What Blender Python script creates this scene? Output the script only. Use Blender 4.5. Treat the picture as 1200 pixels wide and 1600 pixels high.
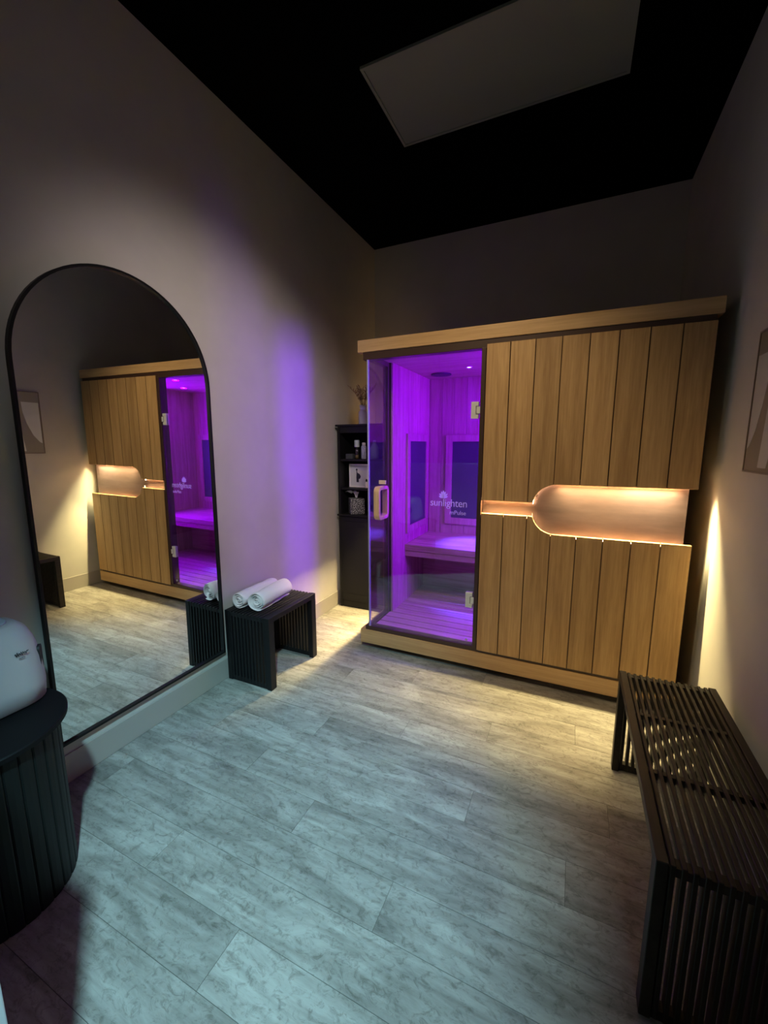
import bpy, bmesh, math, random
from mathutils import Vector, Matrix
random.seed(7)
C = bpy.context.scene.collection
S = bpy.context.scene
PI = math.pi
for o in list(bpy.data.objects): bpy.data.objects.remove(o)

# ------------------------------------------------------------------ camera
W, D, H = 2.355, 1.349, 3.0865          # right wall x, back wall y, ceiling z (left wall x=0, floor z=0)
YF = -3.3                               # wall behind the camera
yaw, pitch, roll = [math.radians(a) for a in (-24.867, -9.055, -0.113)]
fw = Vector((math.sin(yaw)*math.cos(pitch), math.cos(yaw)*math.cos(pitch), math.sin(pitch)))
rt = Vector((math.cos(yaw), -math.sin(yaw), 0)); up = rt.cross(fw)
r2 = rt*math.cos(roll)+up*math.sin(roll); u2 = up*math.cos(roll)-rt*math.sin(roll)
cd = bpy.data.cameras.new('camera'); cam = bpy.data.objects.new('camera', cd); C.objects.link(cam)
cd.sensor_fit = 'HORIZONTAL'; cd.sensor_width = 36; cd.lens = 641.2/1200*36; cd.clip_start = .02
M = Matrix((r2, u2, -fw)).transposed().to_4x4(); M.translation = Vector((1.7688, -2.2746, 1.3328))
cam.matrix_world = M; S.camera = cam

# ------------------------------------------------------------------ world, light, exposure
S.view_settings.view_transform = 'Standard'; S.view_settings.look = 'None'
S.view_settings.gamma = 1; S.view_settings.use_curve_mapping = False
S.view_settings.exposure = 0.0
w = bpy.data.worlds.new('world'); S.world = w; w.use_nodes = True
w.node_tree.nodes['Background'].inputs[0].default_value = (.02, .022, .025, 1)
w.node_tree.nodes['Background'].inputs[1].default_value = .3

def light(name, kind, loc, target, power, color, **k):
    d = bpy.data.lights.new(name, kind); d.energy = power; d.color = color
    for a, v in k.items(): setattr(d, a, v)
    o = bpy.data.objects.new(name, d); C.objects.link(o); o.location = loc
    dv = Vector(target)-Vector(loc)
    o.rotation_euler = dv.to_track_quat('-Z', 'Y').to_euler()
    return o
# assumed ceiling spot for the cool entrance light, and soft unseen fill from the entrance
light('entrance_spot', 'SPOT', (2.02, -2.72, H-.05), (.82, -1.20, 0), 760, (.43, .84, 1), spot_size=math.radians(39), spot_blend=1.0, shadow_soft_size=.06)
light('entrance_glow', 'AREA', (1.5, -3.2, 1.9), (1.25, 0, .9), 1.0, (1, .90, .74), shape='RECTANGLE', size=.8, size_y=.8)
light('front_wash', 'SPOT', (1.10, -1.35, H-.05), (1.30, .0, 1.10), 115, (1, .77, .47), spot_size=math.radians(62), spot_blend=1.0, shadow_soft_size=.12)  # added fill spot that brightens the sauna planks
light('wall_wash', 'SPOT', (2.10, -2.45, H-.05), (0, -.33, 1.42), 330, (1, .86, .84), spot_size=math.radians(39), spot_blend=1.0, shadow_soft_size=.12)  # added neutral fill spot to lift the left wall
# downlights of the sauna cabin (lamp discs are built with the cabin)
LAMPS = [(1.054, .683, 5), (1.46, .30, 3), (1.85, .70, 3)]
for i, (x, y, e) in enumerate(LAMPS):
    light('cabin_lamp_light', 'AREA', (x, y, 1.872), (x, y, 0), e, (.15, .0, 1), shape='DISK', size=.05)
light('cabin_wall_glow', 'AREA', (2.18, .36, 1.30), (0, .25, 1.30), 95, (.18, .0, 1), shape='RECTANGLE', size=.45, size_y=.95)
light('cabin_beam', 'SPOT', (1.054, .683, 1.868), (1.12, .745, .6), 1000, (.07, .045, 1), spot_size=math.radians(30), spot_blend=.9, shadow_soft_size=.02)
light('cabin_beam', 'SPOT', (1.46, .30, 1.868), (1.27, .27, .14), 130, (.10, .0, 1), spot_size=math.radians(24), spot_blend=.9, shadow_soft_size=.02)
# LED profiles of the niche: the upper ones shine down, the lower ones up
def led(x0, x1, y, z, aim, power, color, th=.008, side=False, spread=130):
    o = light('niche_led_light', 'AREA', (0, 0, 0), (0, 0, -1), power, color, shape='RECTANGLE', size=x1-x0, size_y=th)
    zax = -Vector(aim).normalized(); xax = Vector((0, 1, 0)) if side else Vector((1, 0, 0)); yax = zax.cross(xax).normalized(); xax = yax.cross(zax)
    m = Matrix((xax, yax, zax)).transposed().to_4x4(); m.translation = Vector((y, (x0+x1)/2, z)) if side else Vector(((x0+x1)/2, y, z))
    o.matrix_world = m; o.data.spread = math.radians(spread); return o
CT, CL = (1, .77, .34), (1, .62, .38)
led(1.70, 2.22, .0255, 1.152, (0, -.8, -1), 33, CT, spread=150); led(1.32, 1.56, .0255, 1.052, (0, -.8, -1), 7, CT)
led(2.00, 2.21, .0255, 1.150, (0, -.9, -1), 6.5, (1, .88, .50), spread=160)
led(1.70, 2.24, .0255, .862, (0, -.8, 1), 16, CL, spread=180); led(1.32, 1.56, .0255, .952, (0, -.8, 1), 4, CL)
led(.34, 1.14, .580, 1.152, (-.6, 0, -1), 100, CT, side=True, spread=110); led(.95, 1.15, .580, .985, (-.5, 1, .9), 3.2, (1, .60, .26), side=True, spread=110)
STRIP_TOP, STRIP_LOW, STRIP_SIDE = 45, 7, 8

# ------------------------------------------------------------------ materials
def mat(name, col, rough=.6, metal=0, spec=.5, emit=None, es=0):
    m = bpy.data.materials.new(name); m.use_nodes = True
    b = m.node_tree.nodes['Principled BSDF']
    b.inputs['Base Color'].default_value = (*col, 1); b.inputs['Roughness'].default_value = rough
    b.inputs['Metallic'].default_value = metal; b.inputs['Specular IOR Level'].default_value = spec
    if emit: b.inputs['Emission Color'].default_value = (*emit, 1); b.inputs['Emission Strength'].default_value = es
    return m
def N(m, t, **k):
    n = m.node_tree.nodes.new(t)
    for a, v in k.items(): setattr(n, a, v)
    return n
def L(m, a, b): m.node_tree.links.new(a, b)
def bsdf(m): return m.node_tree.nodes['Principled BSDF']
def ramp(m, fac, stops):
    r = N(m, 'ShaderNodeValToRGB'); e = r.color_ramp.elements
    while len(e) < len(stops): e.new(.5)
    for i, (p, c) in enumerate(stops): e[i].position = p; e[i].color = (*c, 1)
    L(m, fac, r.inputs[0]); return r.outputs[0]
def coords(m, scale, world=True, rnd=True):
    mp = N(m, 'ShaderNodeMapping'); mp.inputs['Scale'].default_value = scale
    if world: g = N(m, 'ShaderNodeNewGeometry'); src = g.outputs['Position']
    else: g = N(m, 'ShaderNodeTexCoord'); src = g.outputs['Object']
    L(m, src, mp.inputs[0])
    if rnd:
        oi = N(m, 'ShaderNodeObjectInfo'); mu = N(m, 'ShaderNodeMath', operation='MULTIPLY'); mu.inputs[1].default_value = 37
        L(m, oi.outputs['Random'], mu.inputs[0]); cx = N(m, 'ShaderNodeCombineXYZ')
        for i in range(3): L(m, mu.outputs[0], cx.inputs[i])
        L(m, cx.outputs[0], mp.inputs['Location'])
    return mp.outputs[0]
def noise(m, v, scale, det=6, ro=.6, dist=0):
    n = N(m, 'ShaderNodeTexNoise'); n.inputs['Scale'].default_value = scale; n.inputs['Detail'].default_value = det
    n.inputs['Roughness'].default_value = ro; n.inputs['Distortion'].default_value = dist
    L(m, v, n.inputs['Vector']); return n.outputs['Fac']
def bump(m, fac, s, dist=.002):
    b = N(m, 'ShaderNodeBump'); b.inputs['Strength'].default_value = s; b.inputs['Distance'].default_value = dist
    L(m, fac, b.inputs['Height']); L(m, b.outputs[0], bsdf(m).inputs['Normal'])
def mixc(m, fac, a, b, mode='MIX'):
    x = N(m, 'ShaderNodeMix', data_type='RGBA', blend_type=mode)
    for s, v in ((0, fac), (6, a), (7, b)):
        if hasattr(v, 'links'): L(m, v, x.inputs[s])
        elif s == 0: x.inputs[0].default_value = v
        else: x.inputs[s].default_value = (*v, 1)
    return x.outputs[2]
def wood(name, dark, light_, axis='Z', rough=.5, vary=.25):
    m = mat(name, light_, rough)
    sc = {'Z': (1, 1, .05), 'X': (.05, 1, 1), 'Y': (1, .05, 1)}[axis]
    v = coords(m, sc)
    f = noise(m, v, 110, 5, .65, .3); g = noise(m, v, 24, 3, .5, .6)
    a = N(m, 'ShaderNodeMath', operation='ADD'); L(m, f, a.inputs[0]); L(m, g, a.inputs[1])
    h = N(m, 'ShaderNodeMath', operation='MULTIPLY'); h.inputs[1].default_value = .5; L(m, a.outputs[0], h.inputs[0])
    c = ramp(m, h.outputs[0], [(.36, dark), (.62, light_)])
    oi = N(m, 'ShaderNodeObjectInfo'); mr = N(m, 'ShaderNodeMapRange')
    L(m, oi.outputs['Random'], mr.inputs[0]); mr.inputs[3].default_value = 1-vary; mr.inputs[4].default_value = 1
    cc = N(m, 'ShaderNodeCombineColor')
    for i in range(3): L(m, mr.outputs[0], cc.inputs[i])
    c = mixc(m, 1.0, c, cc.outputs[0], 'MULTIPLY')
    L(m, c, bsdf(m).inputs['Base Color']); bump(m, f, .12, .001)
    return m
def paint(name, col, rough=.75):
    m = mat(name, col, rough, spec=.25)
    v = coords(m, (1, 1, 1), rnd=False); f = noise(m, v, 3, 3)
    c = ramp(m, f, [(.3, tuple(x*.93 for x in col)), (.7, tuple(min(1, x*1.04) for x in col))])
    L(m, c, bsdf(m).inputs['Base Color']); bump(m, noise(m, v, 260, 3), .06, .001)
    return m
def glass(name, base=.05, tint=(.93, .93, .93), rough=0.0):
    m = bpy.data.materials.new(name); m.use_nodes = True; nt = m.node_tree; nt.nodes.clear()
    out = N(m, 'ShaderNodeOutputMaterial'); tr = N(m, 'ShaderNodeBsdfTransparent'); gl = N(m, 'ShaderNodeBsdfGlossy')
    tr.inputs[0].default_value = (*tint, 1); gl.inputs['Roughness'].default_value = rough
    lw = N(m, 'ShaderNodeLayerWeight'); lw.inputs[0].default_value = .5
    p = N(m, 'ShaderNodeMath', operation='POWER'); p.inputs[1].default_value = 4.5; L(m, lw.outputs['Facing'], p.inputs[0])
    q = N(m, 'ShaderNodeMath', operation='MULTIPLY_ADD'); q.inputs[1].default_value = 1-base; q.inputs[2].default_value = base
    q.use_clamp = True; L(m, p.outputs[0], q.inputs[0])
    mx = N(m, 'ShaderNodeMixShader'); L(m, q.outputs[0], mx.inputs[0]); L(m, tr.outputs[0], mx.inputs[1]); L(m, gl.outputs[0], mx.inputs[2])
    L(m, mx.outputs[0], out.inputs[0]); return m

MW = paint('wall_paint', (.50, .48, .42)); MBASE = mat('baseboard_rubber', (.36, .335, .29), .45)
MCEIL = paint('ceiling_paint', (.0009, .0009, .0009), .95); bsdf(MCEIL).inputs['Specular IOR Level'].default_value = .02; MWHITE = paint('white_paint', (.7, .72, .72), .5)
MOAK = wood('golden_plank', (.42, .235, .088), (.64, .40, .17), 'Z', .5, .2)
MSIDE = mat('plank_edge_shade', (.15, .08, .03), .7)  # dark edge colour paints the seam shade between planks
MOAKX = wood('crown_oak', (.52, .31, .13), (.68, .44, .21), 'X', .45, .08)
MBROWN = mat('brown_frame', (.055, .028, .02), .4)
MCOP = mat('brushed_copper', (.60, .38, .30), .38, .35)
v = coords(MCOP, (.6, 1, 3), rnd=False); f = noise(MCOP, v, 6, 5); L(MCOP, ramp(MCOP, f, [(.3, (.080, .052, .053)), (.7, (.125, .086, .086))]), bsdf(MCOP).inputs['Base Color'])
f2 = noise(MCOP, coords(MCOP, (.1, 1, 8), rnd=False), 30, 4)
rr = N(MCOP, 'ShaderNodeMapRange'); L(MCOP, f2, rr.inputs[0]); rr.inputs[3].default_value = .3; rr.inputs[4].default_value = .5; L(MCOP, rr.outputs[0], bsdf(MCOP).inputs['Roughness'])
MLED = mat('led_strip_cream', (1, 1, 1), emit=(1, .66, .34), es=STRIP_TOP)
MLEDL = mat('led_strip_amber', (1, 1, 1), emit=(1, .50, .24), es=STRIP_LOW)
MLEDS = mat('led_strip_side', (1, 1, 1), emit=(1, .62, .30), es=STRIP_SIDE)
MINT = wood('cabin_cedar', (.36, .22, .16), (.58, .42, .32), 'Z', .55, .2)
MINTX = wood('cabin_bench_wood', (.36, .22, .16), (.58, .42, .32), 'X', .5, .15)
MHEAT = mat('heater_black', (.045, .045, .06), .5)
MGLASS = glass('door_glass', .10, (.92, .90, .92)); MEDGE = mat('glass_edge', (.35, .35, .6), .15)
MCHR = mat('satin_nickel', (.80, .82, .78), .35, .25); MDARK = mat('dark_gap', (.01, .01, .01), .6)
MLET = mat('white_lettering', (.88, .88, .92), .5)
nt = MLET.node_tree; tl = N(MLET, 'ShaderNodeBsdfTranslucent'); tl.inputs[0].default_value = (.9, .9, .95, 1); mx = N(MLET, 'ShaderNodeMixShader'); mx.inputs[0].default_value = .6
L(MLET, bsdf(MLET).outputs[0], mx.inputs[1]); L(MLET, tl.outputs[0], mx.inputs[2]); L(MLET, mx.outputs[0], [n for n in nt.nodes if n.type == 'OUTPUT_MATERIAL'][0].inputs[0])
MHAND = wood('handle_wood', (.50, .34, .18), (.68, .50, .30), 'Z', .45, .05)
MBLK = mat('black_lacquer', (.006, .006, .0065), .5, spec=.3)
v = coords(MBLK, (1, 1, 1)); bump(MBLK, noise(MBLK, v, 90, 4), .08, .001)
MESP = wood('espresso_wood', (.020, .016, .011), (.038, .031, .021), 'Y', .5, .15)
bsdf(MESP).inputs['Specular IOR Level'].default_value = .3
MMIR = mat('mirror_silver', (.86, .88, .86), 0.0, 1.0)
MTOW = mat('terry_towel', (.80, .80, .79), .95, spec=.1)
v = coords(MTOW, (1, 1, 1)); bump(MTOW, noise(MTOW, v, 420, 3, .7), .7, .003)
MPLA = mat('white_plastic', (.46, .45, .45), .4); MPLB = mat('grey_blue_plastic', (.42, .48, .54), .4)
MCER = mat('white_ceramic', (.82, .8, .79), .5)
MGRASS = mat('dried_grass', (.22, .15, .09), .9)
MDIF = mat('light_diffuser', (.20, .205, .17), .55); v = coords(MDIF, (1, 1, 1), rnd=False); bump(MDIF, noise(MDIF, v, 200, 2), .1, .001)
# floor planks: weathered concrete-look vinyl
MFL = mat('floor_vinyl', (.4, .4, .38), .42, spec=.35)
v = coords(MFL, (.32, 1, 1)); a = noise(MFL, v, 9, 9, .68, .8); v2 = coords(MFL, (.10, 1, 1)); b_ = noise(MFL, v2, 38, 6, .6, .4)
v3 = coords(MFL, (.6, 1, 1)); c_ = noise(MFL, v3, 45, 6, .75, 1.2)
ca = ramp(MFL, a, [(.30, (.17, .16, .14)), (.48, (.30, .285, .25)), (.68, (.42, .405, .36))])
cb = ramp(MFL, b_, [(.35, (.62, .61, .59)), (.6, (1, 1, 1))]); cc_ = ramp(MFL, c_, [(.36, (.52, .51, .49)), (.5, (1, 1, 1)), (.68, (1.0, 1.0, 1.0))])
x = mixc(MFL, .75, ca, cb, 'MULTIPLY'); x = mixc(MFL, .8, x, cc_, 'MULTIPLY')
oi = N(MFL, 'ShaderNodeObjectInfo'); mr = N(MFL, 'ShaderNodeMapRange'); L(MFL, oi.outputs['Random'], mr.inputs[0]); mr.inputs[3].default_value = .93; mr.inputs[4].default_value = 1.06
ccn = N(MFL, 'ShaderNodeCombineColor')
for i in range(3): L(MFL, mr.outputs[0], ccn.inputs[i])
x = mixc(MFL, 1.0, x, ccn.outputs[0], 'MULTIPLY'); L(MFL, x, bsdf(MFL).inputs['Base Color']); bump(MFL, c_, .12, .001)
MSUB = mat('floor_joint', (.085, .078, .065), .8)

# ------------------------------------------------------------------ helpers
def BM(): return bmesh.new()
def box(bm, x0, x1, y0, y1, z0, z1):
    vs = [bm.verts.new((x, y, z)) for x in (x0, x1) for y in (y0, y1) for z in (z0, z1)]
    for f in ((0, 1, 3, 2), (4, 6, 7, 5), (0, 4, 5, 1), (2, 3, 7, 6), (0, 2, 6, 4), (1, 5, 7, 3)): bm.faces.new([vs[i] for i in f])
    return vs
def obj(name, bm, m, parent=None, smooth=False, bev=0, seg=2, **props):
    bmesh.ops.recalc_face_normals(bm, faces=bm.faces)
    me = bpy.data.meshes.new(name); bm.to_mesh(me); bm.free(); me.materials.append(m)
    if smooth:
        for p in me.polygons: p.use_smooth = True
    o = bpy.data.objects.new(name, me); C.objects.link(o)
    if parent: o.parent = parent; o.matrix_parent_inverse = Matrix.Translation(-world_loc(parent))
    if bev:
        b = o.modifiers.new('bevel', 'BEVEL'); b.width = bev; b.segments = seg; b.limit_method = 'ANGLE'
    for k, v in props.items(): o[k] = v
    return o
def world_loc(o):
    l = Vector(o.location)
    if o.parent: l = world_loc(o.parent)+l + (o.matrix_parent_inverse.translation)
    return l
def bx(name, dims, m, parent=None, bev=0, **k):
    bm = BM(); box(bm, *dims); return obj(name, bm, m, parent, bev=bev, **k)
def thing(name, label, cat, loc, group=None):
    o = bpy.data.objects.new(name, None); C.objects.link(o); o.location = loc; o.empty_display_size = .05
    o['label'] = label; o['category'] = cat
    if group: o['group'] = group
    return o
def tag(o, label, cat, group=None):
    o['label'] = label; o['category'] = cat
    if group: o['group'] = group
    return o
def struct(o): o['kind'] = 'structure'; return o
def lathe(bm, prof, cx, cy, seg=32, cap=True):
    rings = []
    for r, z in prof:
        if r <= 1e-6: rings.append([bm.verts.new((cx, cy, z))])
        else: rings.append([bm.verts.new((cx+r*math.cos(2*PI*i/seg), cy+r*math.sin(2*PI*i/seg), z)) for i in range(seg)])
    for a, b in zip(rings, rings[1:]):
        if len(a) == 1 and len(b) == 1: continue
        for i in range(seg):
            j = (i+1) % seg
            if len(a) == 1: bm.faces.new((a[0], b[i], b[j]))
            elif len(b) == 1: bm.faces.new((a[i], a[j], b[0]))
            else: bm.faces.new((a[i], a[j], b[j], b[i]))
    if cap:
        for r in (rings[0], rings[-1]):
            if len(r) > 1: bm.faces.new(r)
def prism(bm, pts, y0, y1, plane='XZ'):
    def P(a, b, t): return {'XZ': (a, t, b), 'YZ': (t, a, b), 'XY': (a, b, t)}[plane]
    A = [bm.verts.new(P(a, b, y0)) for a, b in pts]; B = [bm.verts.new(P(a, b, y1)) for a, b in pts]
    bm.faces.new(A); bm.faces.new(B[::-1])
    n = len(pts)
    for i in range(n): bm.faces.new((A[i], B[i], B[(i+1) % n], A[(i+1) % n]))
def tube(bm, pts, r, seg=8, closed=False, rs=None):
    pts = [Vector(p) for p in pts]; n = len(pts); rings = []
    for i, p in enumerate(pts):
        a = pts[(i-1) % n] if closed or i > 0 else p; b = pts[(i+1) % n] if closed or i < n-1 else p
        t = (b-a).normalized(); s = Vector((0, 0, 1)) if abs(t.z) < .9 else Vector((1, 0, 0))
        u = t.cross(s).normalized(); v = t.cross(u); q = rs[i] if rs else r
        rings.append([bm.verts.new(p+u*q*math.cos(2*PI*k/seg)+v*q*math.sin(2*PI*k/seg)) for k in range(seg)])
    m = n if closed else n-1
    for i in range(m):
        A, B = rings[i], rings[(i+1) % n]
        if closed and i == m-1 and (A[0].co-B[0].co).length > (A[0].co-B[seg//2].co).length: B = B[seg//2:]+B[:seg//2]
        for k in range(seg): bm.faces.new((A[k], A[(k+1) % seg], B[(k+1) % seg], B[k]))
    if not closed: bm.faces.new(rings[0]); bm.faces.new(rings[-1][::-1])
def rrect(x0, x1, y0, y1, r, n=6):
    out = []
    for cx, cy, a0 in ((x1-r, y1-r, 0), (x0+r, y1-r, 90), (x0+r, y0+r, 180), (x1-r, y0+r, 270)):
        for i in range(n+1):
            a = math.radians(a0+90*i/n); out.append((cx+r*math.cos(a), cy+r*math.sin(a)))
    return out

# ================================================================== room shell
t = .1
fl = struct(bx('floor', (-t, W+t, YF-t, D+t, -.1, -.0012), MSUB))
PW, PLn = .1475, 1.22
row = 0
y1 = -.992+PW*16
offs = {-1: .27, 0: .45}
planks = {}
while y1 > YF:
    y0 = y1-PW; k = round((y1+.992)/PW)
    off = {1: .27, 0: .602, -1: .95, -2: .12, -3: .6, -4: 1.0, -5: .35}.get(k, (k*.37) % 1.22)
    xs = off-PLn
    if k == 0: xs = 1.824-2*PLn          # the joint seen beside the long bench
    if k == 1: xs = 1.49-2*PLn
    while xs < W:
        a, b = max(xs, .0), min(xs+PLn, W); ya, yb = max(y0, YF), min(y1, D)
        if b-a > .01 and yb-ya > .01:
            key = (round(b-a, 3), round(yb-ya, 3))
            if key not in planks:
                bm = BM(); g = .0007; box(bm, g, b-a-g, g, yb-ya-g, -.003, 0)
                me = bpy.data.meshes.new('floor_plank'); bmesh.ops.recalc_face_normals(bm, faces=bm.faces); bm.to_mesh(me); bm.free(); me.materials.append(MFL); planks[key] = me
            o = bpy.data.objects.new('floor_plank', planks[key]); C.objects.link(o); o.location = (a, ya, 0); o.parent = fl
        xs += PLn
    y1 = y0
struct(bx('wall_left', (-t, 0, YF-t, D+t, 0, H), MW)); struct(bx('wall_right', (W, W+t, YF-t, D+t, 0, H), MW))
struct(bx('wall_back', (0, W, D, D+t, 0, H), MW)); struct(bx('wall_front', (0, W, YF-t, YF, 0, H), MW))
struct(bx('ceiling', (-t, W+t, YF-t, D+t, H, H+t), MCEIL))
def baseboard(name, pts):
    bm = BM(); h, th = .122, .007
    for (x0, x1, y0, y1) in pts: box(bm, x0, x1, y0, y1, 0, h)
    return struct(obj(name, bm, MBASE, bev=.003))
baseboard('baseboard_left', [(0, .007, YF, D)]); baseboard('baseboard_right', [(W-.007, W, YF, D)])
baseboard('baseboard_back', [(.007, W-.007, D-.007, D)])
# recessed ceiling light, switched off
cl = thing('ceiling_light', 'rectangular recessed ceiling light panel, switched off, in the black ceiling', 'ceiling light', (1.31, -.02, H))
bm = BM()
X0, X1, Y0, Y1 = .735, 1.885, -.305, .252
for d in ((X0, X1, Y0, Y0+.014), (X0, X1, Y1-.014, Y1), (X0, X0+.014, Y0+.014, Y1-.014), (X1-.014, X1, Y0+.014, Y1-.014)): box(bm, *d, H-.012, H+.001)
obj('frame', bm, MDIF, cl); bx('diffuser', (X0+.014, X1-.014, Y0+.014, Y1-.014, H-.007, H+.001), MDIF, cl)
# assumed low white wall: only its edge shows, unseen height set to shade the floor
dr = struct(bx('standin_half_wall', (.0, 1.086, -2.18, -2.08, 0, 1.15), MWHITE, bev=.002))

# ================================================================== sauna
SX0, SX1, XD = .557, 2.284, 1.309
sa = thing('infrared_sauna', 'wooden sauna cabin with glass door and lit copper niche across its plank front', 'sauna', ((SX0+SX1)/2, .55, 0))
SB = 1.17                               # back of the cabin
ZB, ZT = .039, 1.96
bx('base', (SX0-.02, SX1+.012, .008, SB, ZB, .132), MOAKX, sa, bev=.003)
bx('foot', (SX0+.06, SX1-.06, .16, SB-.04, 0, ZB), MBROWN, sa)
bx('crown', (SX0-.02, SX1+.02, .008, SB, 1.890, ZT), MOAKX, sa, bev=.003)
# brown frame: sill, header, posts
bm = BM()
box(bm, SX0+.014, SX1-.02, .014, .07, .132, .160)
box(bm, SX0+.014, SX1-.004, .014, .07, 1.846, 1.890)
box(bm, 1.284, XD-.002, .004, .07, .160, 1.846)
box(bm, SX0+.014, SX0+.05, .07, .30, .132, .158); box(bm, SX0+.014, SX0+.05, .07, .30, 1.852, 1.890)
box(bm, SX0+.014, SX0+.05, .298, .322, .132, 1.890)
obj('frame', bm, MBROWN, sa, bev=.002)
# niche outline
NZ0, NZ1, NX, NR = .876, 1.137, 1.577, .115
G0, G1 = .966, 1.038
def niche_top(x):
    if x < NX: return G1
    if x < NX+NR: return (NZ1-NR)+math.sqrt(max(0, NR*NR-(NX+NR-x)**2))
    return NZ1
def niche_bot(x):
    if x < NX: return G0
    if x < NX+NR: return (NZ0+NR)-math.sqrt(max(0, NR*NR-(NX+NR-x)**2))
    return NZ0
npl = 8; pw = (SX1-XD)/npl
for i in range(npl):
    a, b = XD+i*pw+.0013, XD+(i+1)*pw-.0013
    xs = sorted(set([a, b]+[x for x in ([NX-.0001, NX]+[NX+NR*(1-math.cos(k*PI/24)) for k in range(1, 13)]) if a < x < b]))
    for up_ in (True, False):
        if up_: pts = [(x, max(niche_top(x), G1)) for x in xs]+[(b, 1.862), (a, 1.862)]
        else: pts = [(x, min(niche_bot(x), G0)) for x in xs][::-1]+[(a, .150), (b, .150)]
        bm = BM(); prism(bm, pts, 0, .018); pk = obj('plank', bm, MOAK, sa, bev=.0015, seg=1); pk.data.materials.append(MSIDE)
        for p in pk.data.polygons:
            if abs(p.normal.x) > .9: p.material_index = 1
# body behind the planks, copper niche back, strips
bm = BM(); box(bm, XD, SX1-.03, .052, .075, .132, 1.89); obj('front_panel', bm, MBROWN, sa)
bm = BM(); box(bm, XD, NX+.02, .046, .0515, G0-.03, G1+.03); box(bm, NX+.0201, 2.258, .046, .0515, NZ0-.03, NZ1+.03); obj('niche_panel', bm, MCOP, sa)
def strip(name, fn, dz, sign, m, ya=.021, yb=.029):
    bm = BM(); xs = [XD+.004, NX-.006]
    seq = [[(x, fn(x)) for x in xs], [(NX+NR*(1-math.cos(k*PI/40)), None) for k in range(0, 21)]]
    seq[1] = [(x, fn(x+1e-6)) for x, _ in seq[1]]+[(2.272, fn(2.272))]
    for s in seq:
        A = [bm.verts.new((x-(dz if False else 0), ya, z+sign*dz)) for x, z in s]; B = [bm.verts.new((x, yb, z+sign*dz)) for x, z in s]
        A2 = [bm.verts.new((x, ya, z+sign*(dz+.003))) for x, z in s]; B2 = [bm.verts.new((x, yb, z+sign*(dz+.003))) for x, z in s]
        for i in range(len(s)-1):
            bm.faces.new((A[i], A[i+1], B[i+1], B[i])); bm.faces.new((A2[i], A2[i+1], B2[i+1], B2[i]))
            bm.faces.new((A[i], A[i+1], A2[i+1], A2[i])); bm.faces.new((B[i], B[i+1], B2[i+1], B2[i]))
    return obj(name, bm, m, sa)
strip('led_strip', niche_top, .004, 1, MLED, .034, .042)['label'] = 'glowing cream strip along the top of the niche'
strip('led_strip', niche_bot, .010, -1, MLEDL)['label'] = 'dim amber strip along the bottom of the niche'
# strip channels: a lid above / below each strip keeps the light in the niche
bm = BM(); box(bm, 1.668, 2.282, .0183, .0203, NZ1+.0004, NZ1+.0225); box(bm, XD, NX-.004, .0183, .0203, G1+.0004, G1+.0225); box(bm, XD, NX-.004, .0205, .0455, G1+.0225, G1+.026); box(bm, NX+NR, 2.282, .0185, .0455, NZ1+.0225, NZ1+.026)
box(bm, XD, NX-.004, .0185, .0455, G0-.019, G0-.016); box(bm, NX+NR, 2.282, .0185, .0455, NZ0-.019, NZ0-.016); obj('strip_channel', bm, MOAK, sa)
# left flank: outer boards with a lit groove, right flank, back, roof
bx('side_panel', (SX0, SX0+.016, .325, SB-.002, .132, .985), MOAK, sa); bx('side_panel', (SX0, SX0+.016, .325, SB-.002, 1.137, 1.889), MOAK, sa)
bx('side_panel', (SX0+.046, SX0+.060, .322, SB-.002, .132, 1.889), MBROWN, sa)
bx('led_strip', (SX0+.022, SX0+.032, .34, SB-.02, 1.155, 1.159), MLEDS, sa, label='glowing warm strip on the left flank')
bx('led_strip', (SX0+.022, SX0+.032, .34, SB-.02, .970, .974), MLEDL, sa, label='dim amber strip on the left flank')
bx('side_panel', (SX1-.06, SX1-.03, .075, SB, .132, 1.889), MOAK, sa)
bx('rear_panel', (SX0+.06, SX1-.06, SB-.03, SB-.001, .132, 1.889), MOAK, sa)
# interior lining in tongue and groove boards
IX0, IX1, IY1, IZ = .632, 2.20, 1.10, 1.882
def boards(name, horizontal, a0, a1, n, plane, c0, c1, z0, z1):
    st = (a1-a0)/n
    for i in range(n):
        p, q = a0+i*st+.0015, a0+(i+1)*st-.0015
        if plane == 'Y': bx(name, (p, q, c0, c1, z0, z1), MINT, par, bev=.002, seg=1) if False else brd(name, (p, q, c0, c1, z0, z1))
        else: brd(name, (c0, c1, p, q, z0, z1))
def brd(name, d):
    return bx(name, d, MINT, par, bev=.0025)
iw = obj('interior_wall', (lambda b: (box(b, IX0-.012, IX0-.008, .322, IY1+.01, .132, 1.889), b)[1])(BM()), MINT, sa); par = iw
boards('plank', 0, .324, IY1, 8, 'X', IX0-.008, IX0, .132, IZ)
iw2 = obj('interior_wall', (lambda b: (box(b, IX0-.008, IX1, IY1+.008, IY1+.012, .132, 1.889), b)[1])(BM()), MINT, sa); par = iw2
boards('plank', 0, IX0, IX1, 15, 'Y', IY1, IY1+.008, .132, IZ)
bx('interior_wall', (IX1, IX1+.01, .076, IY1, .132, IZ), MINT, sa); bx('interior_wall', (XD, IX1, .076, .086, .132, IZ), MINT, sa)
sc = bx('ceiling_board', (SX0+.05, IX1, .071, IY1, IZ, 1.8895), MINTX, sa)
bm = BM(); lathe(bm, [(.078, IZ-.001), (.078, IZ-.008), (.070, IZ-.010), (.0, IZ-.010)], .79, .886, 32); obj('speaker', bm, MHEAT, sc, label='round black speaker grille')
MLAMP = mat('cabin_lamp', (1, 1, 1), emit=(.95, .75, 1), es=14)
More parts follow.
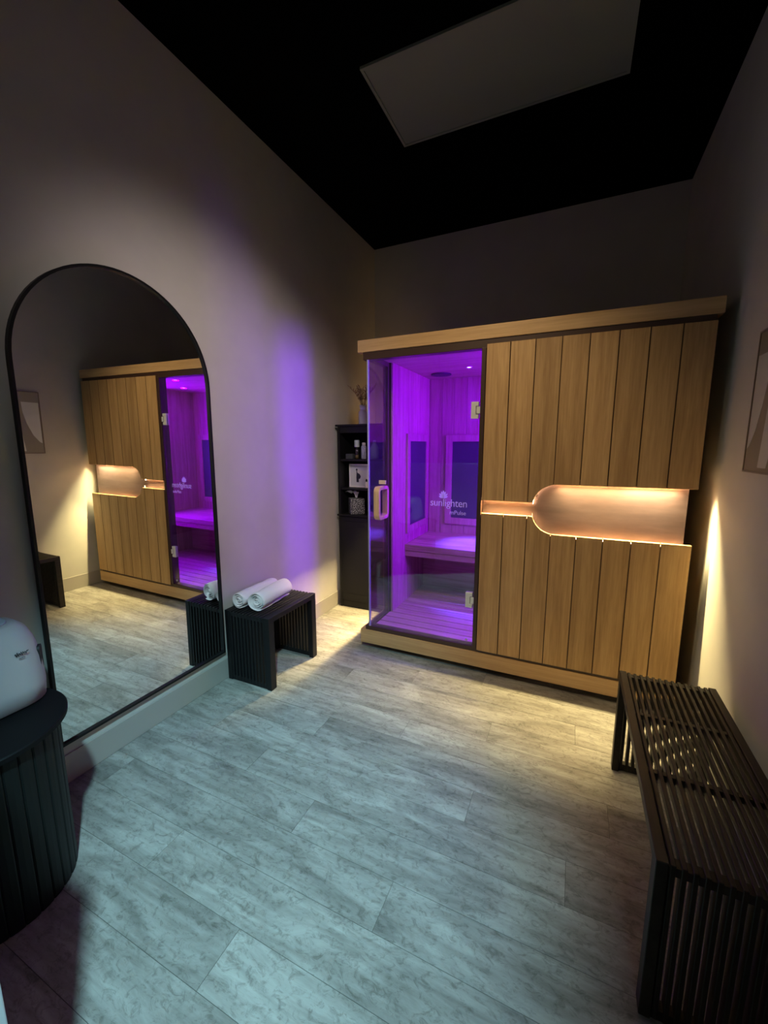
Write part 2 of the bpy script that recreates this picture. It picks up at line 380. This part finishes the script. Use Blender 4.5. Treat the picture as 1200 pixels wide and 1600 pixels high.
for x, y, e in LAMPS:
    bm = BM(); lathe(bm, [(.012, IZ-.001), (.012, IZ-.003), (0, IZ-.003)], x, y, 20); obj('lamp', bm, MLAMP, sc)
    bm = BM(); lathe(bm, [(.013, IZ-.0005), (.022, IZ-.0005), (.022, IZ-.005), (.014, IZ-.006), (.013, IZ-.0005)], x, y, 20, cap=False); obj('lamp_ring', bm, MCHR, sc)
# floor slats
fg = bx('floor_board', (IX0-.03, IX1, .072, IY1, .132, .137), MHEAT, sa)
y = .078
while y < IY1-.09:
    bx('slat', (IX0-.02, IX1-.01, y, y+.072, .137, .149), MINTX, fg, bev=.002, seg=1); y += .082
# bench
be = bx('bench', (IX0, IX1, .5755, .60, .508, .576), MINTX, sa)
bx('front_board', (IX0, IX1, .556, .575, .553, .599), MINTX, be, bev=.002); bx('front_board', (IX0, IX1, .560, .575, .508, .550), MINTX, be, bev=.002)
y = .5755
for i in range(6):
    bx('slat', (IX0, IX1, y, y+.0845, .577, .599), MINTX, be, bev=.002, seg=1); y += .0872
bx('support_board', (IX0, IX1, .98, 1.0, .149, .576), MINTX, be)
# heaters
def heater(plane, a0, a1, z0, z1, f, c):
    h = bx('heater_panel', ((c, c+.006, a0, a1, z0, z1) if plane == 'X' else (a0, a1, c-.006, c, z0, z1)), MHEAT, sa, label='flat black heater panel')
    bm = BM(); d = .016
    for p, q, r, s in ((a0-f, a0, z0-f, z1+f), (a1, a1+f, z0-f, z1+f), (a0, a1, z0-f, z0), (a0, a1, z1, z1+f)):
        if plane == 'X': box(bm, c, c+d, p, q, r, s)
        else: box(bm, p, q, c-d, c, r, s)
    obj('frame', bm, MINT, h, bev=.002)
heater('X', .62, .985, .735, 1.372, .055, IX0+.0005)
heater('Y', .835, 1.36, .736, 1.372, .055, IY1-.0005); heater('Y', 1.56, 2.08, .736, 1.372, .055, IY1-.0005)
# glass
dg = bx('door', (.607, 1.281, .016, .024, .163, 1.843), MGLASS, sa, label='clear glass door with white lettering')
bx('side_glass', (.596, .604, .026, .297, .160, 1.851), MGLASS, sa, label='narrow fixed glass pane on the left flank')
bx('glass_edge', (.596, .606, .0155, .025, .160, 1.850), MEDGE, sa)
def hinge(z0, z1):
    bm = BM(); x0, x1 = 1.235, 1.283
    zc = (z0+z1)/2; s = .019
    prism(bm, [(x0, z0), (x1-.008, z0), (x1-.008, zc-s-.003), (x1-.022, zc-s-.003), (x1-.022, zc+s+.003), (x1-.008, zc+s+.003), (x1-.008, z1), (x0, z1)], .008, .0155)
    box(bm, x1-.018, x1+.006, .006, .0145, zc-s, zc+s)
    prism(bm, [(x0, z0), (x1-.008, z0), (x1-.008, z1), (x0, z1)], .0245, .032)
    obj('hinge', bm, MCHR, dg, bev=.001, seg=1)
hinge(1.482, 1.572); hinge(.400, .492)
bm = BM(); lathe(bm, [(0, 0), (.008, 0), (.008, .004), (0, .004)], 0, 0, 20)
bmesh.ops.rotate(bm, verts=bm.verts, matrix=Matrix.Rotation(PI/2, 3, 'X')); bmesh.ops.translate(bm, verts=bm.verts, vec=(1.247, .0155, .197)); obj('door_stop', bm, MPLA, dg)
# loop handle clamped through the glass, and a pale plate imitating the reflected glint above it
def ringpts(y0, y1, z0, z1, r): return rrect(y0, y1, z0, z1, r, 8)
def loop(name, y0, y1, z0, z1, r, th, x0, x1, m, parent):
    A = rrect(y0, y1, z0, z1, r, 8); B = rrect(y0+th, y1-th, z0+th, z1-th, max(r-th, .004), 8); bm = BM(); n = len(A)
    vs = [[bm.verts.new((x, a, b)) for a, b in pts] for x in (x0, x1) for pts in (A, B)]
    a0, b0, a1, b1 = vs
    for i in range(n):
        j = (i+1) % n
        bm.faces.new((a0[i], a0[j], b0[j], b0[i])); bm.faces.new((a1[i], b1[i], b1[j], a1[j]))
        bm.faces.new((a0[i], a1[i], a1[j], a0[j])); bm.faces.new((b0[i], b0[j], b1[j], b1[i]))
    return obj(name, bm, m, parent, bev=.003)
loop('handle', -.052, .095, .884, 1.092, .035, .022, .668, .706, MHAND, dg)['label'] = 'pale wooden loop handle'
bx('glint_plate', (.674, .722, .012, .0155, 1.104, 1.128), mat('pale_glint', (.75, .62, .5), .35, .3), dg, bev=.001)
# lettering
def text(body, x, z, size, m, parent, name='lettering', y=.0145, ext=.0005):
    cu = bpy.data.curves.new(name, 'FONT'); cu.body = body; cu.size = size; cu.extrude = ext; cu.space_character = .97
    tmp = bpy.data.objects.new('tmp', cu); C.objects.link(tmp); bpy.context.view_layer.update()
    me = bpy.data.meshes.new_from_object(tmp.evaluated_get(bpy.context.evaluated_depsgraph_get())); bpy.data.objects.remove(tmp)
    me.transform(Matrix.Translation((x, y, z)) @ Matrix.Rotation(PI/2, 4, 'X')); me.materials.clear(); me.materials.append(m)
    xs = [v.co.x for v in me.vertices]; wdt = max(xs)-min(xs)
    o = bpy.data.objects.new(name, me); C.objects.link(o); o.parent = parent; o.matrix_parent_inverse = Matrix.Translation(-world_loc(parent))
    return o, wdt
def text_fit(body, x0, x1, z, size, m, parent, **k):
    o, wd = text(body, 0, 0, size, m, parent, **k)
    s = (x1-x0)/wd; mn = min(v.co.x for v in o.data.vertices)
    for v in o.data.vertices: v.co.x = x0+(v.co.x-mn)*s; v.co.z += z
    return o
text_fit('sunlighten', 1.010, 1.226, .990, .062, MLET, dg)
text_fit('mPulse', 1.128, 1.222, .945, .034, MLET, dg)
bm = BM()
for ang, ln, wd in ((-68, .030, .011), (68, .030, .011), (-42, .037, .013), (42, .037, .013), (-18, .042, .013), (18, .042, .013), (0, .046, .014)):
    k = 9; pts = []
    for i in range(k): tt = i/(k-1); pts.append((wd/2*math.sin(PI*tt)**.8*(1 if tt < 1 else 0), ln*tt))
    pts = pts+[(-a, b) for a, b in pts[-2:0:-1]]
    ca_, sa_ = math.cos(math.radians(ang)), math.sin(math.radians(ang))
    q = [(1.087+a*ca_+b*sa_, 1.037+b*ca_-a*sa_) for a, b in pts]
    yy = .0142-abs(ang)*.000004; vs = [bm.verts.new((a, yy, b)) for a, b in q]; bm.faces.new(vs)
obj('lotus_logo', bm, MLET, dg)

# ================================================================== mirror
mi = thing('arched_mirror', 'tall arched floor length mirror with thin black frame on the left wall', 'mirror', (.012, -1.085, .175))
def arch(y0, y1, z0, z1, n=40):
    R = (y1-y0)/2; cy = (y0+y1)/2; zc = z1-R
    return [(y0, z0), (y1, z0)]+[(cy+R*math.cos(PI*i/n), zc+R*math.sin(PI*i/n)) for i in range(n+1)]
yA, yB, zA, zB = -1.503, -.667, .172, 2.043
A = arch(yA, yB, zA, zB); B = arch(yA+.010, yB-.010, zA+.010, zB-.010)
sl = .0094
bm = BM(); n = len(A)
def mv(y, z, x): return bm.verts.new((x+sl*z, y, z))
r = [[mv(y, z, x) for y, z in p] for x in (.002, .022) for p in (A, B)]
for i in range(n):
    j = (i+1) % n
    bm.faces.new((r[0][i], r[0][j], r[1][j], r[1][i])); bm.faces.new((r[2][i], r[2][j], r[3][j], r[3][i]))
    bm.faces.new((r[0][i], r[0][j], r[2][j], r[2][i])); bm.faces.new((r[1][i], r[1][j], r[3][j], r[3][i]))
obj('frame', bm, MBLK, mi)
bm = BM(); B2 = arch(yA+.006, yB-.006, zA+.006, zB-.006)
vs = [mv(y, z, .012) for y, z in B2]; vs2 = [mv(y, z, .006) for y, z in B2]; bm.faces.new(vs); bm.faces.new(vs2[::-1])
for i in range(n): bm.faces.new((vs[i], vs[(i+1) % n], vs2[(i+1) % n], vs2[i]))
obj('mirror_glass', bm, MMIR, mi)

# ================================================================== slatted bench and stool
def slat_seat(name, label, cat, x0, x1, y0, y1, h, n, m, leg, top=.030, sw=.0115, ow=.022, bars=()):
    tg = thing(name, label, cat, ((x0+x1)/2, (y0+y1)/2, 0))
    pitch = ((x1-ow/2)-(x0+ow/2))/(n-1)
    for i in range(n):
        c = x0+ow/2+i*pitch; wd = ow if i in (0, n-1) else sw
        a, b = c-wd/2, c+wd/2
        bm = BM(); e = leg if i in (0, n-1) else leg*.75; tp = top if i in (0, n-1) else top*.8
        ins = 0 if i in (0, n-1) else .0015
        pts = [(y0+ins, 0 if not ins else .004), (y0+e, 0 if not ins else .004), (y0+e, h-tp), (y1-e, h-tp), (y1-e, 0 if not ins else .004), (y1-ins, 0 if not ins else .004), (y1-ins, h-ins), (y0+ins, h-ins)]
        prism(bm, pts, a, b, 'YZ'); obj('slat', bm, m, tg, bev=.0015, seg=1)
    for ye in (y0+.004, y1-leg*.7): bx('rail', (x0+.006, x1-.006, ye, ye+leg*.6, .003, .030), m, tg); 
    for ye in (y0+.003, y1-.029): bx('rail', (x0+.006, x1-.006, ye, ye+.026, h-top+.001, h-.007), m, tg)
    for yb in bars: bx('crossbar', (x0+.006, x1-.006, yb-.008, yb+.008, h-.024, h-.006), m, tg)
    return tg
slat_seat('slatted_stool', 'small black slatted stool carrying two rolled towels beside the mirror', 'stool', .016, .331, -.649, -.207, .420, 13, MBLK, .044, sw=.0135, ow=.030, bars=(-.43,))
slat_seat('slatted_bench', 'long dark brown slatted bench along the right wall', 'bench', 1.988, 2.305, -1.318, -.458, .428, 15, MESP, .040, sw=.0105, ow=.024, bars=(-.735, -1.015))

# ================================================================== towels
def towel(label, x, y0, x2, y1, R, seed):
    rnd = random.Random(seed); th = .0105; pitch = .0122; turns = (R-.004)/pitch; ns = int(turns*22); bm = BM(); nl = 14
    Lg = math.hypot(x2-x, y1-y0); ph = rnd.random()*6
    cols = []
    for k in range(nl+1):
        v = k/nl; e = min(1, (.35+min(v, 1-v)*14)); inset = 0
        ring = []
        for i in range(ns+1):
            a = -turns*2*PI*(1-i/ns)-PI*.35; rr_ = .004+pitch*turns*i/ns
            wob = .0016*math.sin(3*a+v*5+ph)*(i/ns)+.0012*math.sin(v*19+a+ph)*(i/ns)
            yy = v*Lg+.004*math.sin(a*.7+ph)*(1 if v > .5 else -1)*(v in (0., 1.))
            ro, ri = rr_+wob, rr_-th*e+wob
            ro -= (1-e)*.004
            ring.append((Vector((ro*math.cos(a), yy, ro*math.sin(a)*.93)), Vector((ri*math.cos(a), yy, ri*math.sin(a)*.93))))
        cols.append([(bm.verts.new(p), bm.verts.new(q)) for p, q in ring])
    for k in range(nl):
        for i in range(ns):
            A, B, Cc, Dd = cols[k][i], cols[k][i+1], cols[k+1][i+1], cols[k+1][i]
            bm.faces.new((A[0], B[0], Cc[0], Dd[0])); bm.faces.new((A[1], Dd[1], Cc[1], B[1]))
        for i in (0, ns): A, B = cols[k][i], cols[k+1][i]; bm.faces.new((A[0], A[1], B[1], B[0]))
    for k in (0, nl):
        for i in range(ns): A, B = cols[k][i], cols[k][i+1]; bm.faces.new((A[0], B[0], B[1], A[1]))
    zmin = min(v.co.z for v in bm.verts)
    bmesh.ops.rotate(bm, verts=bm.verts, matrix=Matrix.Rotation(math.atan2(-(x2-x), y1-y0), 3, 'Z'))
    bmesh.ops.translate(bm, verts=bm.verts, vec=(0, 0, -zmin))
    o = obj('rolled_towel', bm, MTOW, smooth=True); o.location = (x, y0, .4205)
    tag(o, label, 'towel', 'rolled towels on the stool'); return o
towel('rolled white towel nearest the wall on the black stool', .080, -.606, .066, -.285, .052, 1)
towel('plump rolled white towel at the open edge of the black stool', .200, -.592, .180, -.305, .060, 5)

# ================================================================== shelf cabinet
cb = thing('shelf_cabinet', 'narrow tall black cabinet with open shelves in the corner left of the sauna', 'cabinet', (.27, .72, 0))
cx0, cx1, cy0, cy1, chh = .040, .490, .580, .860, 1.505
bx('top', (cx0-.014, cx1+.014, cy0-.014, cy1, chh-.016, chh), MBLK, cb, bev=.003)
bx('side_panel', (cx0, cx0+.018, cy0, cy1, .0, chh-.016), MBLK, cb); bx('side_panel', (cx1-.018, cx1, cy0, cy1, 0, chh-.016), MBLK, cb)
bx('back_panel', (cx0+.018, cx1-.018, cy1-.008, cy1, .04, chh-.016), MBLK, cb)
bx('apron', (cx0+.018, cx1-.018, cy0+.004, cy0+.02, chh-.065, chh-.016), MBLK, cb)
bx('waist_ledge', (cx0-.012, cx1+.012, cy0-.012, cy0+.0, .776, .790), MBLK, cb, bev=.003)
for z in (1.235, 1.005, .790): bx('shelf', (cx0+.018, cx1-.018, cy0+.008, cy1-.008, z-.016, z), MBLK, cb, bev=.002)
cdo = bx('door', (cx0+.020, cx1-.020, cy0-.002, cy0+.014, .06, .770), MBLK, cb, bev=.002)
for d in ((.70, .735), (.09, .125)): bx('moulding', (cx0+.06, cx1-.06, cy0-.006, cy0-.002, *d), MBLK, cdo, bev=.001)
bm = BM(); lathe(bm, [(0, 0), (.008, 0), (.006, .01), (.011, .02), (0, .024)], 0, 0, 16)
bmesh.ops.rotate(bm, verts=bm.verts, matrix=Matrix.Rotation(PI/2, 3, 'X')); bmesh.ops.translate(bm, verts=bm.verts, vec=(cx1-.04, cy0-.002, .45)); obj('knob', bm, MBLK, cdo, smooth=True)
bx('plinth', (cx0+.018, cx1-.018, cy0+.006, cy0+.02, 0, .055), MBLK, cb)
# things on the shelves
def lathed(name, prof, x, y, z, m, parent=None, seg=28):
    bm = BM(); lathe(bm, [(r, z+h) for r, h in prof], x, y, seg); return obj(name, bm, m, parent, smooth=True)
vase = lathed('ceramic_vase', [(.030, 0), (.036, .004), (.037, .085), (.034, .100), (.022, .110), (.022, .118), (.028, .122), (.029, .150), (.024, .150), (.023, .120), (0, .05)], .228, .665, chh, MCER)
tag(vase, 'white bottle shaped ceramic vase on top of the black cabinet', 'vase')
dg_ = thing('dried_grass_bunch', 'bunch of brown dried grass stems standing in the white vase', 'dried plant', (.228, .665, chh+.12))
for i in range(18):
    a = random.uniform(0, 2*PI); sp = random.uniform(.02, .10); h = random.uniform(.09, .16); bm = BM()
    p0 = Vector((.228+random.uniform(-.008, .008), .665+random.uniform(-.008, .008), chh+.055)); p1 = Vector((.228+.012*math.cos(a), .665+.012*math.sin(a), chh+.148))
    p2 = p1+Vector((sp*.5*math.cos(a), sp*.5*math.sin(a), h*.6)); p3 = p1+Vector((sp*1.1*math.cos(a), sp*1.1*math.sin(a), h))
    tube(bm, [p0, p1, p2, p3], .001, 5, rs=[.001, .001, .0009, .0006])
    for k in range(18):
        q = p2.lerp(p3, k/13) if k < 14 else p1.lerp(p2, .5+.1*(k-14)); dvv = Vector((random.uniform(-1, 1), random.uniform(-1, 1), random.uniform(.6, 1.6))).normalized()*random.uniform(.012, .026)
        tube(bm, [q, q+dvv*.6, q+dvv], .001, 4, rs=[.0008, .0024, .0004])
    obj('stem', bm, MGRASS, dg_)
z1s = 1.2355
b1 = thing('glass_bottle', 'clear glass bottle with tall pale cap on the top shelf of the cabinet', 'bottle', (.176, .650, z1s))
lathed('bottle_body', [(.015, 0), (.018, .003), (.018, .075), (.009, .088), (.009, .094)], .176, .650, z1s, glass('clear_bottle', .12, (.6, .62, .6)), b1)
lathed('liquid', [(.014, .002), (.014, .030), (0, .030)], .176, .650, z1s+.001, mat('amber_liquid', (.45, .3, .12), .2), b1)
lathed('cap', [(.019, .0945), (.020, .098), (.020, .145), (.017, .149), (0, .149)], .176, .650, z1s, mat('pale_blue_cap', (.45, .53, .52), .4), b1)
b2 = thing('spray_bottle', 'slim white patterned bottle beside the glass bottle on the top shelf', 'bottle', (.238, .650, z1s))
MSPR = mat('mottled_label', (.6, .64, .7), .4); f = noise(MSPR, coords(MSPR, (1, 1, 1)), 120, 3); L(MSPR, ramp(MSPR, f, [(.4, (.30, .36, .48)), (.58, (.66, .69, .74))]), bsdf(MSPR).inputs['Base Color'])
lathed('bottle_body', [(.019, 0), (.021, .003), (.021, .095), (.014, .108), (.012, .110)], .238, .650, z1s, MSPR, b2)
lathed('cap', [(.013, .1102), (.014, .112), (.014, .126), (.009, .130), (0, .130)], .238, .650, z1s, MCER, b2)
b3 = thing('cone_top_bottle', 'broad grey blue bottle with conical shoulders seen through the side glass', 'bottle', (.325, .665, z1s))
lathed('bottle_body', [(.032, 0), (.035, .004), (.035, .085), (.012, .128), (.011, .130)], .325, .665, z1s, mat('slate_bottle', (.22, .30, .36), .35), b3)
lathed('cap', [(.012, .1302), (.012, .146), (0, .148)], .325, .665, z1s, MPLB, b3)
tr = bx('low_box', (.085, .148, .625, .70, z1s, z1s+.040), mat('charcoal_card', (.05, .055, .06), .6), bev=.002)
tag(tr, 'low charcoal box left of the bottles on the top shelf', 'box')
z2s = 1.0055
pf = thing('framed_print', 'small white framed print of a black standing figure on the middle shelf', 'framed picture', (.176, .68, z2s))
px0, px1, pz0, pz1 = .090, .262, z2s, z2s+.188
bm = BM()
for d in ((px0, px1, pz0, pz0+.008), (px0, px1, pz1-.008, pz1), (px0, px0+.008, pz0+.008, pz1-.008), (px1-.008, px1, pz0+.008, pz1-.008)): box(bm, d[0], d[1], .670, .685, d[2], d[3])
obj('frame', bm, MCER, pf)
pr = bx('print', (px0+.008, px1-.008, .678, .684, pz0+.008, pz1-.008), mat('print_paper', (.55, .57, .56), .5), pf)
bm = BM(); cxx = .168
def blob(pts): vs = [bm.verts.new((cxx+a, .6772, pz0+b)) for a, b in pts]; bm.faces.new(vs)
blob([(-.012+.008*math.cos(2*PI*i/16), .142+.009*math.sin(2*PI*i/16)) for i in range(16)])
blob([(-.014, .134), (-.008, .133), (-.006, .118), (.016, .106), (.026, .088), (.018, .070), (.006, .066), (.008, .040), (-.014, .040), (-.016, .080), (-.014, .112)])
obj('figure', bm, mat('print_ink', (.01, .012, .02), .6), pr)
b4 = thing('dropper_bottle', 'tiny white bottle with black cap in front of the framed print', 'bottle', (.262, .645, z2s))
lathed('bottle_body', [(.011, 0), (.012, .002), (.012, .042), (.006, .050)], .262, .645, z2s, MCER, b4, 20)
lathed('cap', [(.007, .0502), (.007, .066), (.003, .072), (0, .072)], .262, .645, z2s, MBLK, b4, 16)
z3s = .7905
tb = thing('tissue_box', 'speckled tissue box with a white tissue on the lowest open shelf', 'tissue box', (.155, .67, z3s))
MTB = mat('speckled_card', (.4, .4, .4), .6); vv = N(MTB, 'ShaderNodeTexVoronoi'); vv.inputs['Scale'].default_value = 150; L(MTB, coords(MTB, (1, 1, 1), rnd=False), vv.inputs['Vector'])
L(MTB, ramp(MTB, vv.outputs['Distance'], [(.30, (.5, .52, .52)), (.46, (.03, .03, .035))]), bsdf(MTB).inputs['Base Color'])
tbx = bx('box', (-.058, .058, -.058, .058, 0, .125), MTB, None, bev=.003); tbx.parent = tb; tbx.location = (0, 0, 0); tbx.rotation_euler = (0, 0, math.radians(38))
bm = BM(); rnd = random.Random(3); g = {}
for i in range(9):
    for j in range(7):
        u, v_ = i/8-.5, j/6
        g[i, j] = bm.verts.new((.155+u*(.02+.085*v_)-.030*v_**2, .67+.016*math.sin(u*9+v_*3)*(.3+v_)-.02*v_*v_, z3s+.126+.058*math.sin(v_*2.3)+.010*math.sin(u*11)*v_))
for i in range(8):
    for j in range(6): bm.faces.new((g[i, j], g[i+1, j], g[i+1, j+1], g[i, j+1]))
ti = obj('tissue', bm, MTOW, tb, smooth=True); sm = ti.modifiers.new('thick', 'SOLIDIFY'); sm.thickness = .0008

# ================================================================== drum side table and device
dt = thing('drum_side_table', 'round black side table with ribbed barrel base in the lower left corner', 'side table', (.265, -1.811, 0))
tx, ty = .265, -1.811; MTBL = mat('matte_black_table', (.003, .003, .0035), .6, spec=.18)
bm = BM(); lathe(bm, [(.209, .520), (.214, .523), (.215, .536), (.212, .540), (0, .540)], tx, ty, 96); obj('tabletop', bm, MTBL, dt, smooth=False)
bm = BM(); lathe(bm, [(.178, 0), (.178, .520)], tx, ty, 64); obj('barrel', bm, MTBL, dt)
ns = 32
MRIB = mat('black_rib', (.003, .005, .0046), .55, spec=.3)
bm = BM()
for i in range(5):
    a = 2*PI/ns*(.88)*(i/4-.5); 
w_ = 2*PI*.19/ns*.47
prism(bm, [(-.008, -w_), (.004, -w_), (.0065, -w_*.8), (.0075, 0), (.0065, w_*.8), (.004, w_), (-.008, w_)], .004, .519, 'XY')
base = None
for i in range(ns):
    if base is None:
        base = obj('rib', bm, MRIB, None); o = base
    else: o = base.copy(); C.objects.link(o)
    a = 2*PI*i/ns; o.parent = dt; o.location = (.182*math.cos(a), .182*math.sin(a), 0); o.rotation_euler = (0, 0, a)
pu = thing('air_purifier', 'white rounded tabletop appliance standing on the drum side table', 'appliance', (.18, -1.79, .54))
bm = BM(); cxp, cyp = .178, -1.790
rings = []
for z, hx, hy, rr in ((.540, .098, .172, .07), (.545, .108, .182, .08), (.60, .113, .187, .085), (.68, .111, .183, .085), (.74, .104, .172, .08), (.775, .094, .158, .075), (.793, .080, .140, .066), (.797, .070, .128, .06)):
    rings.append([bm.verts.new((cxp+a-.010*(z-.54)/.25, cyp+b, z)) for a, b in rrect(-hx, hx, -hy, hy, rr, 6)])
for A_, B_ in zip(rings, rings[1:]):
    for i in range(len(A_)): j = (i+1) % len(A_); bm.faces.new((A_[i], A_[j], B_[j], B_[i]))
bm.faces.new(rings[0][::-1]); bm.faces.new(rings[-1]); obj('housing', bm, MPLA, pu, smooth=True)
bm = BM()
prism(bm, rrect(cxp-.072, cxp+.052, cyp-.118, cyp+.118, .05, 6), .7965, .803, 'XY'); obj('lid', bm, MPLB, pu, bev=.003)
bm = BM(); prism(bm, rrect(-.018, .018, .622, .706, .012, 5), -.004, .004, 'XZ'); bmesh.ops.rotate(bm, verts=bm.verts, matrix=Matrix.Rotation(math.radians(-34), 3, 'Z')); bmesh.ops.translate(bm, verts=bm.verts, vec=(cxp+.0625, cyp+.1690, 0)); obj('grip_slot', bm, MDARK, pu)
sx = cxp+.1035
for nm, z0, y0, amp, wl, nn in (('script_mark', .716, -1.700, .0065, .034, 40), ('script_mark', .703, -1.692, .0015, .016, 14)):
    bm = BM(); pts = []
    for i in range(nn): u = i/(nn-1); pts.append((sx-.0095*0+.0035-(z0-.70)*.12, y0+(u)*wl, z0+amp*(.35+.65*abs(math.sin(u*9)))*math.sin(u*44)*(1.2-u*.5)+(amp*.8 if u > .93 else 0)))
    tube(bm, pts, .0009, 5); obj(nm, bm, MDARK, pu)

# ================================================================== framed art on the right wall
ar = thing('wall_art', 'framed abstract print with pale curved shapes hanging on the right wall above the bench', 'framed picture', (W, -.55, 1.24))
ay1, ay0, az0, az1 = -.300, -.800, 1.238, 1.735
bm = BM()
for d in ((ay0, ay1, az0, az0+.007), (ay0, ay1, az1-.007, az1), (ay0, ay0+.007, az0+.007, az1-.007), (ay1-.007, ay1, az0+.007, az1-.007)): box(bm, W-.015, W, d[0], d[1], d[2], d[3])
obj('frame', bm, mat('dark_oak_frame', (.20, .16, .12), .5), ar)
bx('backing', (W-.012, W-.001, ay0+.007, ay1-.007, az0+.007, az1-.007), mat('art_paper', (.34, .32, .26), .6), ar)
MPALE = mat('art_pale_ink', (.78, .80, .74), .6)
bm = BM()
pts = [(ay1-.012, az1-.085), (ay1-.012, az0+.085), (ay1-.030, az0+.095), (ay1-.070, az0+.15), (ay1-.105, az0+.24), (ay1-.125, az0+.33), (ay1-.13, az1-.085)]
prism(bm, pts, W-.0128, W-.012, 'YZ'); prism(bm, [(ay1-.13, az0+.02), (ay1-.20, az0+.02), (ay1-.30, az1-.10), (ay1-.17, az1-.10)], W-.0128, W-.012, 'YZ')
obj('painted_shape', bm, MPALE, ar)
bx('glazing', (W-.0145, W-.0135, ay0+.007, ay1-.007, az0+.007, az1-.007), glass('art_glazing', .03, (.98, .98, .98), .02), ar)
